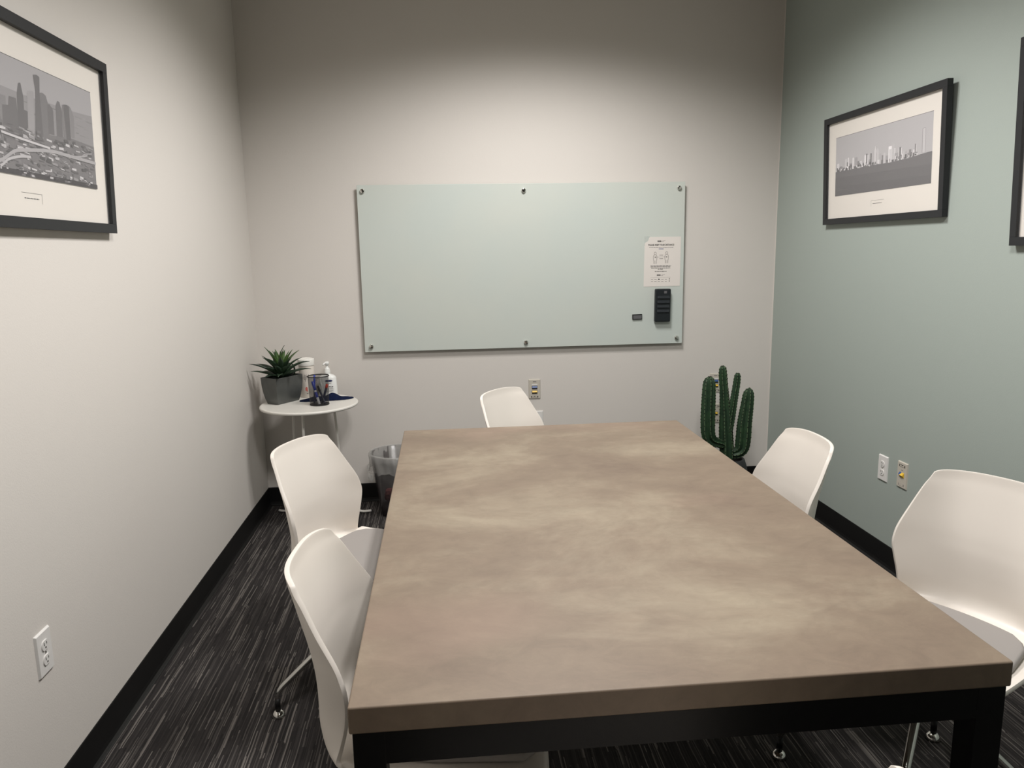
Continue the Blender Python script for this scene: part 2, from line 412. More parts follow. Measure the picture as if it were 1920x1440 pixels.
def make_chair():
    t = thing('shell_chair', 'chair', 'chair')
    bm = bmesh.new(); grid(bm, shell_grid(32))
    s = obj('shell', bm, M['shell'], t, smooth=True)
    so = s.modifiers.new('thickness', 'SOLIDIFY'); so.thickness = 0.010; so.offset = 0.0
    bv = s.modifiers.new('rim', 'BEVEL'); bv.width = 0.0035; bv.segments = 2; bv.limit_method = 'ANGLE'; bv.angle_limit = math.radians(50)
    # fabric pad following the seat
    rows = []
    for k in range(15):
        q = k / 14.0; f = 0.192 - q * 0.352
        z = 0.4555 + (0.010 * max(0, (q - 0.75) / 0.25) ** 2) - 0.006 * max(0, (0.12 - q) / 0.12)
        wd = 0.196 * (1 - max(0, (0.10 - q) / 0.10) ** 2 * 0.16) - 0.030 * max(0, (q - 0.55) / 0.45)
        if q > 0.85: wd *= 1 - ((q - 0.85) / 0.15) ** 2 * 0.22
        rows.append((f, z, wd, 0.012))
    P = [[(f + (0.022 * (1 - (-1 + j / 7) ** 2) * 0 - 0.028 * (1 - abs(-1 + j / 7) ** 2) * max(0, (i - 9) / 5)), (-1 + j / 7) * wd, z + e * abs(-1 + j / 7) ** 2.2 + 0.003) for j in range(15)] for i, (f, z, wd, e) in enumerate(rows)]
    bm = bmesh.new(); grid(bm, P)
    p = obj('seat_pad', bm, M['pad'], t, smooth=True, recalc=False)
    so = p.modifiers.new('thickness', 'SOLIDIFY'); so.thickness = 0.018; so.offset = 1.0
    bv = p.modifiers.new('round', 'BEVEL'); bv.width = 0.007; bv.segments = 3; bv.limit_method = 'ANGLE'; bv.angle_limit = math.radians(50)
    obj('mounting_plate', boxm(-.09, .11, -.08, .08, .428, .441), M['stem'], t, bevel=.004)
    bm = bmesh.new(); lathe(bm, [(0, .43), (.030, .43), (.030, .36), (.036, .35), (.036, .305), (.028, .295), (0, .295)], 24)
    obj('hub', bm, M['alu'], t, smooth=True, bevel=.002)
    bm = bmesh.new()
    path = spline([(.02, 0, .328), (.12, 0, .252), (.22, 0, .176), (.295, 0, .118), (.325, 0, .094), (.337, 0, .076), (.340, 0, .060)], 4)
    tube(bm, path, [.012 - .0045 * i / (len(path) - 1) for i in range(len(path))], 14)
    leg_me = obj('leg', bm, M['alu'], t, smooth=True)
    bm = bmesh.new(); tube(bm, [(.340, 0, .062), (.340, 0, .018)], .0085, 14)
    st_me = obj('stem', bm, M['stem'], leg_me, smooth=True)
    bm = bmesh.new(); lathe(bm, [(0, .020), (.010, .020), (.018, .013), (.021, .006), (.021, .0), (0, 0)], 20, c=(.340, 0))
    gl_me = obj('glide', bm, M['chrome'], leg_me, smooth=True)
    legs = [leg_me]
    for k in range(3):
        l = leg_me.copy(); C.objects.link(l); l.parent = t; legs.append(l)
        for ch in (st_me, gl_me):
            g = ch.copy(); C.objects.link(g); g.parent = l
    return t
def set_chair(t, x, y, deg, base_deg, label):
    t.location = (x, y, 0); t.rotation_euler = (0, 0, math.radians(deg)); t['label'] = label; t['group'] = 'white shell chairs around the table'
    k = 0
    for ch in t.children:
        if ch.name.split('.')[0] == 'leg':
            ch.rotation_euler = (0, 0, math.radians(base_deg - deg + 90 * k)); k += 1
def copy_tree(o, parent=None):
    c = o.copy(); C.objects.link(c); c.parent = parent
    for ch in list(o.children): copy_tree(ch, c)
    return c
CHAIRS = [
    (-.240, 2.337, -25.1, 20, 'white shell chair by the left wall in front of the round side table'),
    (-.026, 1.495, -5.0, 55, 'white shell chair at the left of the table, nearest the viewer'),
    (1.163, 1.626, 207.3, 48, 'white shell chair right of the table, cut off by the picture edge'),
    (.894, 2.265, 180.4, 30, 'white shell chair right of the table, nearest the cactus'),
    (.446, 3.073, -39.8, 15, 'white shell chair at the far head of the table under the glass board'),
    (.226, .822, 140.0, 95, 'white shell chair at the near head of the table, only its back corner showing'),
]
proto = make_chair()
for k, a in enumerate(CHAIRS):
    c = proto if k == 0 else copy_tree(proto)
    set_chair(c, *a)

# ------------------------------------------------------------------ glass board and what hangs on it
BX0, BX1, BZ1 = -0.4452, 1.3838, 1.7973
BZ0 = BZ1 - 0.914
BY = D - 0.030            # front face
t = thing('glass_board', 'large frosted pale green glass board on chrome standoffs', 'glass board', ((BX0 + BX1) / 2, D, BZ0))
bw = (BX1 - BX0) / 2
g = obj('glass_panel', boxm(-bw, bw, -0.030, -0.0245, 0, .914), M['board'], t, bevel=0.001)
for cx, cz in ((-.415, 1.765), (.466, 1.759), (1.348, 1.764), (1.349, .916), (.467, .914), (-.408, .915)):
    bm = bmesh.new()
    tube(bm, [(cx - (BX0 + BX1) / 2, -.001, cz - BZ0), (cx - (BX0 + BX1) / 2, -.0305, cz - BZ0)], .007, 16)
    tube(bm, [(cx - (BX0 + BX1) / 2, -.0302, cz - BZ0), (cx - (BX0 + BX1) / 2, -.037, cz - BZ0), (cx - (BX0 + BX1) / 2, -.042, cz - BZ0)], [.0125, .0125, .0105], 20)
    obj('standoff', bm, M['chrome'], t, smooth=True, bevel=.001)

# the notice
def flat(bm, poly, y=0.0):
    bm.faces.new([bm.verts.new((x, y, z)) for x, z in poly])
def rect(bm, x0, x1, z0, z1, y=0.0, skew=0.0):
    flat(bm, [(x0, z0), (x1, z0 + skew), (x1, z1 + skew), (x0, z1)], y)
def line(bm, pts, wd, y=0.0):
    for (xa, za), (xb, zb) in zip(pts[:-1], pts[1:]):
        d = Vector((xb - xa, zb - za)); 
        if d.length < 1e-6: continue
        n = Vector((-d.y, d.x)).normalized() * wd / 2
        flat(bm, [(xa + n.x, za + n.y), (xb + n.x, zb + n.y), (xb - n.x, zb - n.y), (xa - n.x, za - n.y)], y)
def text_bm(s, size, bold=0.0):
    cu = bpy.data.curves.new('text', 'FONT'); cu.body = s; cu.size = size; cu.align_x = 'CENTER'; cu.offset = bold
    cu.resolution_u = 3
    o = bpy.data.objects.new('text', cu); C.objects.link(o)
    dg = bpy.context.evaluated_depsgraph_get(); dg.update()
    me = bpy.data.meshes.new_from_object(o.evaluated_get(dg))
    bm = bmesh.new(); bm.from_mesh(me)
    bpy.data.objects.remove(o); bpy.data.meshes.remove(me); bpy.data.curves.remove(cu)
    for v in bm.verts: v.co = (v.co.x, 0, v.co.y)
    return bm
def place_bm(bm, dx, dy, dz, width=None):
    if width:
        xs = [v.co.x for v in bm.verts]; s = width / (max(xs) - min(xs))
        for v in bm.verts: v.co.x *= s
    for v in bm.verts: v.co += Vector((dx, dy, dz))
    return bm
def squiggle(bm, x0, x1, z, h, y, seed, gap=0.25, skew=0.0):
    """a line of print too small to read: short word-length dashes"""
    rnd = random.Random(seed); x = x0
    while x < x1:
        wl = min(rnd.uniform(0.006, 0.018), x1 - x)
        rect(bm, x, x + wl, z - h / 2, z + h / 2, y)
        x += wl + h * 0.9
PW, PH = 0.213, 0.281
t = thing('notice_sheet', 'white paper notice asking to keep distance, taped to the glass board', 'notice', (1.257, BY, 1.2135), 0)
t.rotation_euler = (0, math.radians(0.3), 0)
bm = bmesh.new()
out = [(-PW / 2, 0), (PW / 2, .002), (PW / 2, PH), (-PW / 2 + .030, PH - .001), (-PW / 2 + .022, PH - .022), (-PW / 2 + .002, PH - .036)]
f = bm.faces.new([bm.verts.new((x, -0.0012, z)) for x, z in out])
r = bmesh.ops.extrude_face_region(bm, geom=[f])
for v in r['geom']:
    if isinstance(v, bmesh.types.BMVert): v.co.y += 0.0008
obj('sheet', bm, M['paper'], t)
bm = bmesh.new(); box(bm, -PW / 2 + .0, -PW / 2 + .034, -0.0003, -0.0001, PH - .05, PH + .004)
obj('tape', bm, M['tape'], t)
y0 = -0.0016
cx = -0.008
bm = place_bm(text_bm('PLEASE KEEP YOUR DISTANCE', .0135, .00035), cx, y0, .231, width=.150)
obj('headline', bm, M['ink'], t, recalc=False)
bm = bmesh.new()
def logo(bm, z):
    for k, (a, b_) in enumerate(((-.022, -.0185), (-.017, -.0125), (-.011, -.0075), (-.006, -.001))):
        rect(bm, cx + a, cx + b_, z, z + .008, y0)
    rect(bm, cx + .0015, cx + .003, z, z + .003, y0)
logo(bm, .252); logo(bm, .061)
for z in (.150 - .004, ): pass
obj('emblem', bm, M['slot'], t, recalc=False)['kind'] = 'stuff'
bm = bmesh.new()
for z in (.252, .061):
    rect(bm, cx + .006, cx + .0075, z, z + .008, y0); rect(bm, cx + .0105, cx + .012, z, z + .008, y0); rect(bm, cx + .006, cx + .012, z, z + .0015, y0)
    line(bm, [(cx + .014, z + .0055), (cx + .024, z + .0085)], .0014, y0)
squiggle(bm, cx - .070, cx + .070, .222, .0026, y0, 3)
# two standing figures and the line between them
def figure(px, pz):
    pts = [(px + .0062 * math.cos(a * PI / 8), pz + .0075 * math.sin(a * PI / 8)) for a in range(17)]
    line(bm, pts, .0018, y0)
    for s in (-1, 1):
        line(bm, [(px + s * .003, pz - .008), (px + s * .008, pz - .011), (px + s * .0105, pz - .018), (px + s * .0100, pz - .034), (px + s * .0075, pz - .042), (px + s * .0072, pz - .058)], .0020, y0)
        line(bm, [(px + s * .0030, pz - .040), (px + s * .0026, pz - .058)], .0010, y0)
figure(cx - .034, .188); figure(cx + .033, .190)
line(bm, [(cx - .030, .167), (cx + .030, .169)], .0013, y0)
rect(bm, cx - .010, cx + .012, .177, .1795, y0); rect(bm, cx - .009, cx + .012, .157, .160, y0)
line(bm, [(cx - .060, .051), (cx + .058, .053)], .0007, y0)
for k in range(6):
    for r_ in range(2):
        if (k, r_) == (2, 0): continue
        wd = (.011, .014, .012, .013, .010, .005)[k]; x = cx - .050 + k * .0203
        rect(bm, x - wd / 2, x + wd / 2, .040 - r_ * .0125, .0425 - r_ * .0125 + (.004 if k == 5 else 0), y0)
obj('small_print', bm, M['ink_grey'], t, recalc=False)['kind'] = 'stuff'
bm = bmesh.new()
squiggle(bm, cx - .060, cx + .059, .118, .0026, y0, 5); squiggle(bm, cx - .060, cx + .057, .1115, .0026, y0, 6)
squiggle(bm, cx - .056, cx + .055, .105, .0026, y0, 7); squiggle(bm, cx - .017, cx + .014, .0985, .003, y0, 8)
squiggle(bm, cx - .035, cx + .034, .0865, .003, y0, 9)
for px in (-.034, .033):
    lathe_pts = [(cx + px + .003 * math.cos(a * PI / 6), .167 + (.001 if px > 0 else 0) + .003 * math.sin(a * PI / 6)) for a in range(12)]
    flat(bm, lathe_pts, y0 - .0002)
flat(bm, [(cx - .0095 + .0045 * math.cos(a * PI / 6), .0415 + .0038 * math.sin(a * PI / 6)) for a in range(12)], y0)
obj('body_print', bm, M['slot'], t, recalc=False)['kind'] = 'stuff'
bm = bmesh.new(); rect(bm, cx - .014, cx + .014, .2115, .2145, y0)
obj('blue_rule', bm, M['ink_blue'], t, recalc=False)

# eraser and little magnet
t = thing('board_eraser', 'black ribbed magnetic eraser on the glass board below the notice', 'eraser', (1.2565, BY, 1.0125), 0)
t.rotation_euler = (0, math.radians(0.6), 0)
obj('body', boxm(-.0455, .0455, -.034, -.004, 0, .189), M['eraser'], t, bevel=.007, bseg=3)
for s in (.03, .155):
    obj('magnet', boxm(-.03, .03, -.004, 0, s, s + .02), M['stem'], t)
for k in range(4):
    bm = bmesh.new()
    z = .152 - k * .0265
    for p in ((-.034, -.036), ): pass
    v = [bm.verts.new(c_) for c_ in ((-.034, -.033, z), (.036, -.033, z), (.036, -.0405, z - .017), (-.034, -.0405, z - .017), (.036, -.033, z - .0205), (-.034, -.033, z - .0205))]
    bm.faces.new((v[0], v[1], v[2], v[3])); bm.faces.new((v[3], v[2], v[4], v[5])); bm.faces.new((v[0], v[3], v[5])); bm.faces.new((v[1], v[4], v[2]))
    obj('grip_rib', bm, M['eraser_rib'], t, bevel=.0012)
obj('badge', boxm(.004, .020, -.0346, -.0335, .163, .177), M['grey_label'], t)
t = thing('board_magnet', 'small black rectangular magnet on the glass board left of the eraser', 'magnet', (1.1145, BY, 1.028), 0)
t.rotation_euler = (0, math.radians(-1.2), 0)
obj('frame', boxm(-.0285, .0285, -.009, 0, 0, .030), M['stem'], t, bevel=.0015)
obj('face', boxm(-.0245, .0255, -.0098, -.0088, .0035, .025), M['grey_label'], t)

# ------------------------------------------------------------------ framed pictures (leaning out at the top)
def picture(name, label, side, y_far_edge, zb, wd, ht, build, lean=2.3):
    """side -1: left wall, +1: right wall. Local x runs left to right as seen from the room, local -y faces the room."""
    x = XL if side < 0 else XR
    t = bpy.data.objects.new(name, None); C.objects.link(t); t.empty_display_size = .05
    tag(t, label, 'picture')
    # centre of bottom edge on the wall
    yc = y_far_edge - wd / 2
    t.location = (x - side * 0.0005, yc, zb)
    rz = PI / 2 if side < 0 else -PI / 2
    t.rotation_mode = 'XYZ'
    t.rotation_euler = (math.radians(lean), 0, rz)
    h = wd / 2; fw = .028; dp = .024
    for nm, a in (('frame_rail', (-h, h, -dp, 0, 0, fw)), ('frame_rail', (-h, h, -dp, 0, ht - fw, ht)), ('frame_stile', (-h, -h + fw, -dp, 0, fw, ht - fw)), ('frame_stile', (h - fw, h, -dp, 0, fw, ht - fw))):
        obj(nm, boxm(*a), M['frame'], t, bevel=.0008)
    obj('mat_board', boxm(-h + fw, h - fw, -.010, -.004, fw, ht - fw), M['mat_board'], t)
    build(t, h, ht)
    obj('glazing', boxm(-h + fw, h - fw, -.0145, -.0125, fw, ht - fw), M['glass'], t)
    return t
class Print:
    """flat printed tones, s and t run 0..1 over the picture"""
    def __init__(self, x0, x1, z0, z1, gain=1.0): self.gain = gain; self.b = (x0, x1, z0, z1); self.bm = bmesh.new(); self.mats = []; self.k = 0; self.idx = {}
    def poly(self, pts, v, tint=(3, 0, 2)):
        v = int(v * self.gain)
        x0, x1, z0, z1 = self.b
        m = grey(v, tint)
        if m.name not in self.idx: self.idx[m.name] = len(self.mats); self.mats.append(m)
        y = -.0102 - self.k * 0.000004; self.k += 1
        f = self.bm.faces.new([self.bm.verts.new((x0 + (x1 - x0) * s, y, z0 + (z1 - z0) * tt)) for s, tt in pts])
        f.material_index = self.idx[m.name]
    def rect(self, s0, s1, t0, t1, v): self.poly([(s0, t0), (s1, t0), (s1, t1), (s0, t1)], v)
    def done(self, parent):
        me = bpy.data.meshes.new('print'); self.bm.to_mesh(me); self.bm.free()
        for m in self.mats: me.materials.append(m)
        o = bpy.data.objects.new('print', me); C.objects.link(o); o.parent = parent; return o
def caption(parent, x0, x1, z0, z1, corner):
    bm = bmesh.new()
    rect(bm, x0, x1, z1 - .0009, z1, -.0103)
    xc = x0 if corner < 0 else x1
    rect(bm, xc - .0005, xc + .0005, z0, z1, -.0103)
    squiggle(bm, x0 + .013, x1 - .016, (z0 + z1) / 2 - .001, .0022, -.0103, 21)
    obj('caption', bm, M['slot'], parent, recalc=False)
def skyline_harbour(t, h, ht):
    p = Print(-.3665, .3665, .133, .405)
    p.rect(0, 1, 0, 1, 172)
    p.rect(-.0015, 1.0015, .998, 1.004, 70)
    rnd = random.Random(4)
    B = [(.017, .558, .045, 205), (.05, .50, .08, 130), (.082, .595, .11, 170), (.116, .61, .139, 190), (.139, .55, .15, 80), (.15, .621, .164, 210), (.17, .52, .2, 140), (.206, .60, .221, 215), (.234, .598, .265, 150), (.265, .53, .29, 120), (.287, .522, .317, 200),
         (.343, .594, .387, 215), (.363, .618, .376, 90), (.39, .52, .41, 150), (.41, .61, .422, 70), (.429, .64, .453, 170), (.45, .65, .472, 195), (.472, .60, .48, 150), (.477, .64, .497, 185), (.506, .566, .526, 165), (.53, .54, .545, 120), (.547, .57, .568, 185), (.57, .52, .6, 150),
         (.598, .651, .63, 228), (.604, .607, .667, 195), (.636, .691, .652, 178), (.66, .53, .695, 150), (.699, .59, .728, 222), (.703, .603, .722, 110), (.736, .536, .754, 180), (.761, .528, .778, 160), (.778, .50, .796, 175), (.795, .538, .816, 120), (.833, .525, .846, 205), (.848, .6, .856, 95), (.856, .585, .864, 190)]
    for a, tt, b, v in B: p.rect(a, b, .40, tt, v)
    p.poly([(.211, .60), (.217, .60), (.214, .635)], 200); p.poly([(.456, .65), (.466, .65), (.461, .717)], 205); p.poly([(.483, .64), (.491, .64), (.487, .675)], 200)
    p.poly([(.342, .594), (.36, .594), (.352, .612)], 210)
    p.poly([(.909, .45), (.94, .45), (.94, .785), (.936, .799), (.916, .799), (.909, .785)], 150)
    p.rect(.917, .935, .455, .79, 196); p.rect(.922, .93, .46, .78, 178)
    for k in range(70):
        s = rnd.uniform(0, .86); w_ = rnd.uniform(.006, .022); t0 = .405 + rnd.uniform(0, .03)
        p.rect(s, min(s + w_, 1), t0, t0 + rnd.uniform(.02, .07), rnd.choice((78, 84, 92, 110, 130, 205, 225)))
    p.poly([(0, 0), (1, 0), (1, .449), (.95, .444), (.88, .432), (.80, .415), (.60, .405), (.38, .42), (.2, .418), (0, .42)], 92)
    for k in range(40):
        s = rnd.uniform(0, .45); w_ = rnd.uniform(.004, .012); t0 = rnd.uniform(.40, .44)
        p.rect(s, s + w_, t0, t0 + rnd.uniform(.02, .05), rnd.choice((70, 78, 84, 190, 215)))
    p.poly([(0, 0), (1, 0), (1, .27), (0, .32)], 84)
    p.poly([(0, 0), (1, 0), (1, .12), (0, .16)], 78)
    for k in range(26):
        s = rnd.uniform(0, .9); w_ = rnd.uniform(.04, .14); t0 = rnd.uniform(.02, .26)
        p.rect(s, min(s + w_, 1), t0, t0 + .006, rnd.choice((82, 90, 96)))
    p.done(t)
    caption(t, -.052, .048, .068, .093, -1)
def skyline_aerial(t, h, ht):
    p = Print(-.3665, .3665, .128, .404, .9)
    p.rect(0, 1, 0, 1, 172)
    p.rect(-.0015, 1.0015, .997, 1.003, 60)
    rnd = random.Random(9)
    p.poly([(0, 0), (1, 0), (1, .755), (.85, .735), (.68, .728), (.5, .717), (.3, .73), (0, .74)], 146)
    for k in range(60):
        s = rnd.uniform(0, .97); w_ = rnd.uniform(.02, .08); t0 = rnd.uniform(.42, .70)
        p.rect(s, min(1, s + w_), t0, t0 + rnd.uniform(.004, .014), rnd.choice((118, 126, 134, 152)))
    p.poly([(0, 0), (1, 0), (1, .44), (.8, .46), (.6, .42), (.3, .44), (0, .46)], 112)
    def bld(pts, v): p.poly(pts, v)
    rnd2 = random.Random(2)
    for k in range(14):                        # blocks further left, past the edge of the photograph
        s = rnd2.uniform(0, .34); w_ = rnd2.uniform(.02, .05); tp = rnd2.uniform(.45, .7)
        p.rect(s, s + w_, .3, tp, rnd2.choice((92, 104, 128, 150)))
    bld([(.345, .3), (.45, .3), (.441, .663), (.398, .659), (.39, .58), (.355, .569)], 96)
    bld([(.436, .3), (.512, .3), (.508, .58), (.486, .587), (.488, .696), (.477, .812), (.462, .801), (.449, .71)], 88)
    bld([(.50, .345), (.54, .345), (.558, .779), (.532, .775), (.514, .754)], 158)
    bld([(.545, .345), (.605, .345), (.599, .79), (.606, .931), (.588, .942), (.562, .928), (.57, .79)], 92)
    bld([(.60, .36), (.645, .36), (.652, .72), (.64, .786), (.615, .80), (.599, .79)], 112)
    bld([(.64, .44), (.682, .44), (.686, .66), (.682, .688), (.659, .721), (.645, .7)], 98)
    bld([(.70, .44), (.745, .44), (.752, .692), (.738, .775), (.722, .779), (.707, .728)], 100)
    bld([(.752, .44), (.79, .44), (.79, .775), (.754, .757)], 120); bld([(.772, .435), (.806, .435), (.812, .77), (.79, .775), (.765, .765)], 88)
    bld([(.806, .47), (.838, .47), (.843, .692), (.821, .764), (.81, .768)], 130)
    bld([(.466, .34), (.535, .335), (.53, .395), (.50, .41), (.468, .409)], 186)
    for k in range(420):
        s = rnd.uniform(0, .97); t0 = rnd.uniform(.0, .42); w_ = rnd.uniform(.008, .04)
        v = rnd.choice((62, 74, 84, 96, 110, 124, 150, 190, 214))
        sk = rnd.uniform(-.012, .004); hh = rnd.uniform(.006, .028)
        p.poly([(s, t0), (min(1, s + w_), max(0, t0 + sk)), (min(1, s + w_), t0 + sk + hh if t0 + sk > 0 else hh), (s, t0 + hh)], v)
    def road(pts, wd, v):
        q = spline(pts, 6)
        for (a, b), (c, d) in zip(q[:-1], q[1:]): p.poly([(a, b - wd), (c, d - wd), (c, d + wd), (a, b + wd)], v)
    road([(0, .05), (.2, .06), (.31, .095), (.40, .20), (.483, .236), (.64, .279), (.764, .279), (1, .27)], .016, 176)
    road([(.2, .0), (.311, .054), (.36, .12), (.437, .167), (.5, .18)], .012, 196)
    road([(.33, .34), (.427, .326), (.52, .315), (.636, .304)], .010, 214)
    road([(.80, .28), (.87, .30), (.93, .33)], .008, 180); road([(.86, .27), (.90, .33), (.97, .36)], .006, 168)
    p.rect(0, 1, 0, .045, 70)
    for k in range(60):
        s = rnd.uniform(0, .96); t0 = rnd.uniform(.0, .05)
        p.rect(s, s + rnd.uniform(.006, .03), t0, t0 + rnd.uniform(.006, .02), rnd.choice((56, 66, 90, 120, 200)))
    p.done(t)
    caption(t, -.055, .043, .064, .089, 1)
def plain_view(t, h, ht):
    p = Print(-h + .12, h - .12, .14, ht - .12)
    p.rect(0, 1, 0, 1, 160); p.rect(0, 1, 0, .4, 96)
    p.done(t)
# left wall: seen from the room its right edge is the far one; right wall: its left edge is the far one
picture('framed_city_photo', 'black framed aerial city photo on the white left wall', -1, 2.530, 1.510, .92, .505, skyline_aerial)
picture('framed_skyline_photo', 'black framed waterfront skyline photo with wide mat on the sage green wall', 1, 3.712, 1.532, .92, .505, skyline_harbour)
picture('framed_picture', 'black framed picture cut off by the right edge of the photo', 1, 2.430, 1.421, .60, .662, plain_view)

# ------------------------------------------------------------------ wall plates
def plate(name, label, cat, loc, rz, kind, group=None):
    t = thing(name, label, cat, loc, rz, group)
    pw, ph = .035, .0575
    m = M['white_plastic'] if kind == 'outlet' else M['ivory']
    bm = bmesh.new()
    prof = [(-pw, pw, 0), (-pw, pw, 0)]
    v = [bm.verts.new(c_) for c_ in ((-pw, 0, -ph), (pw, 0, -ph), (pw, 0, ph), (-pw, 0, ph), (-pw + .003, -.006, -ph + .003), (pw - .003, -.006, -ph + .003), (pw - .003, -.006, ph - .003), (-pw + .003, -.006, ph - .003))]
    bm.faces.new(v[4:8])
    for k in range(4): bm.faces.new((v[k], v[(k + 1) % 4], v[4 + (k + 1) % 4], v[4 + k]))
    obj('cover_plate', bm, m, t, bevel=.0008)
    if kind == 'outlet':
        for s in (-1, 1):
            zc = s * .0195
            bm = bmesh.new()
            pts = [(.0165 * math.cos(a * 2 * PI / 24), max(-.0135, min(.0135, .0165 * math.sin(a * 2 * PI / 24)))) for a in range(24)]
            A = [bm.verts.new((x, -.0055, zc + z)) for x, z in pts]; B = [bm.verts.new((x * .96, -.0085, zc + z * .96)) for x, z in pts]
            bm.faces.new(B)
            for k in range(24): bm.faces.new((A[k], A[(k + 1) % 24], B[(k + 1) % 24], B[k]))
            f = obj('socket', bm, m, t)
            bm = bmesh.new()
            box(bm, -.0072, -.0048, -.0088, -.0080, zc, zc + .008); box(bm, .0048, .0070, -.0088, -.0080, zc + .001, zc + .0075)
            bmesh.ops.create_circle(bm, cap_ends=True, radius=.0027, segments=12, matrix=Matrix.Translation((0, -.0088, zc - .006)) @ Matrix.Rotation(PI / 2, 4, 'X'))
            obj('slots', bm, M['slot'], f, recalc=False)
        bm = bmesh.new(); tube(bm, [(0, -.0055, 0), (0, -.0072, 0)], .003, 12); obj('screw', bm, M['chrome'], t)
    else:
        def jack(z, mm, lift=.006):
            bm = bmesh.new()
            box(bm, -.016, .016, -.0085, -.005, z - .009, z + .009); j = obj('jack_bezel', bm, M['slot'], t)
            bm = bmesh.new()
            vv = [bm.verts.new(c_) for c_ in ((-.0145, -.0084, z + .008), (.0145, -.0084, z + .008), (.0145, -.0145, z - .001), (-.0145, -.0145, z - .001), (.0145, -.0084, z - .002), (-.0145, -.0084, z - .002))]
            bm.faces.new((vv[0], vv[1], vv[2], vv[3])); bm.faces.new((vv[3], vv[2], vv[4], vv[5])); bm.faces.new((vv[0], vv[3], vv[5])); bm.faces.new((vv[1], vv[4], vv[2]))
            obj('shutter', bm, mm, j)
        def window(z, s=1):
            bm = bmesh.new()
            box(bm, -.021, .021, -.0063, -.0058, z - .005, z + .005); wdw = obj('label_window', bm, M['slot'], t)
            bm = bmesh.new(); vv = [bm.verts.new((x, -.0066, z + zz)) for x, zz in ((-.016, -.0035), (.016, -.0035), (.016, .0035), (.006, .0035), (0, -.0005), (-.006, .0035), (-.016, .0035))]
            bm.faces.new(vv); obj('label_strip', bm, m, wdw)
        if kind == 'data_single':
            jack(-.0005, M['yellow_jack']); window(.042); window(-.045)
        elif kind == 'data':
            bm = bmesh.new(); box(bm, -.0165, .0165, -.0075, -.005, .022, .030); obj('blank_insert', bm, M['white_plastic'], t)
            jack(.0105, M['blue_jack']); jack(-.0165, M['yellow_jack']); window(-.045)
            obj('label_strip', boxm(-.010, .010, -.0064, -.0058, .042, .047), M['ink_grey'], t)
        else:
            window(.040)
            bm = bmesh.new()
            vv = [bm.verts.new(c_) for c_ in ((-.015, -.006, .012), (0, -.006, .012), (0, -.018, .002), (-.013, -.014, .004), (-.015, -.006, -.010), (0, -.006, -.012))]
            for f_ in ((0, 1, 2, 3), (0, 3, 4), (3, 2, 5, 4), (1, 5, 2)): bm.faces.new([vv[i] for i in f_])
            obj('blue_shutter', bm, M['blue_jack'], t)
            bm = bmesh.new()
            vv = [bm.verts.new(c_) for c_ in ((0, -.006, .012), (.017, -.006, .012), (.015, -.014, .0), (0, -.018, .002), (.017, -.006, -.010), (0, -.006, -.012))]
            for f_ in ((0, 1, 2, 3), (1, 4, 2), (3, 2, 4, 5), (0, 3, 5)): bm.faces.new([vv[i] for i in f_])
            obj('yellow_shutter', bm, M['yellow_jack'], t)
            obj('label_strip', boxm(-.006, .008, -.0064, -.0058, .020, .0225), M['ink_grey'], t)
            obj('label_window', boxm(-.019, .019, -.0064, -.0058, -.048, -.038), M['ink_grey'], t)
            obj('label_strip', boxm(-.015, .015, -.0069, -.0062, -.0475, -.0385), m, t)
    return t
plate('power_outlet', 'white power outlet low on the left wall', 'outlet', (XL, 1.8675, .4525), PI / 2, 'outlet')
plate('power_outlet', 'white power outlet on the sage green wall beside the data plate', 'outlet', (XR, 3.091, .446), -PI / 2, 'outlet')
plate('data_outlet', 'beige data plate with blue and yellow jack on the sage green wall', 'data outlet', (XR, 2.9475, .456), -PI / 2, 'knob')
plate('data_outlet', 'beige data plate with blue and yellow jacks below the middle of the glass board', 'data outlet', (.5165, D, .634), 0, 'data')
plate('power_outlet', 'white power outlet half hidden behind the chair under the glass board', 'outlet', (.5305, D, .446), 0, 'outlet')
plate('data_outlet', 'beige data plate with blue and yellow jacks behind the cactus', 'data outlet', (1.602, D, .634), 0, 'data')
plate('data_outlet', 'beige data plate with a yellow jack low behind the cactus stems', 'data outlet', (1.604, D, .449), 0, 'data_single')

# ------------------------------------------------------------------ round side table
SX, SY, SZ = -0.722, 4.004, 0.655
t = thing('side_table', 'white round metal side table with thin curved legs in the corner', 'side table', (SX, SY, 0))
bm = bmesh.new(); R_ = .2545
lathe(bm, [(0, SZ), (R_ - .012, SZ), (R_ - .005, SZ + .001), (R_ - .001, SZ - .002), (R_, SZ - .007), (R_ - .002, SZ - .013), (R_ - .008, SZ - .016), (R_ - .03, SZ - .010), (0, SZ - .010)], 64)
obj('tabletop', bm, M['white'], t, smooth=True)
for a in (20, 143, 263):
    bm = bmesh.new()
    path = spline([(.04, 0, SZ - .012), (.10, 0, SZ - .016), (.122, 0, SZ - .034), (.130, 0, SZ - .08), (.137, 0, .45), (.148, 0, .25), (.170, 0, .12), (.205, 0, .045), (.245, 0, .014), (.300, 0, .0075)], 5)
    tube(bm, path, .007, 10)
    l = obj('leg', bm, M['white'], t, smooth=True); l.rotation_euler = (0, 0, math.radians(a))

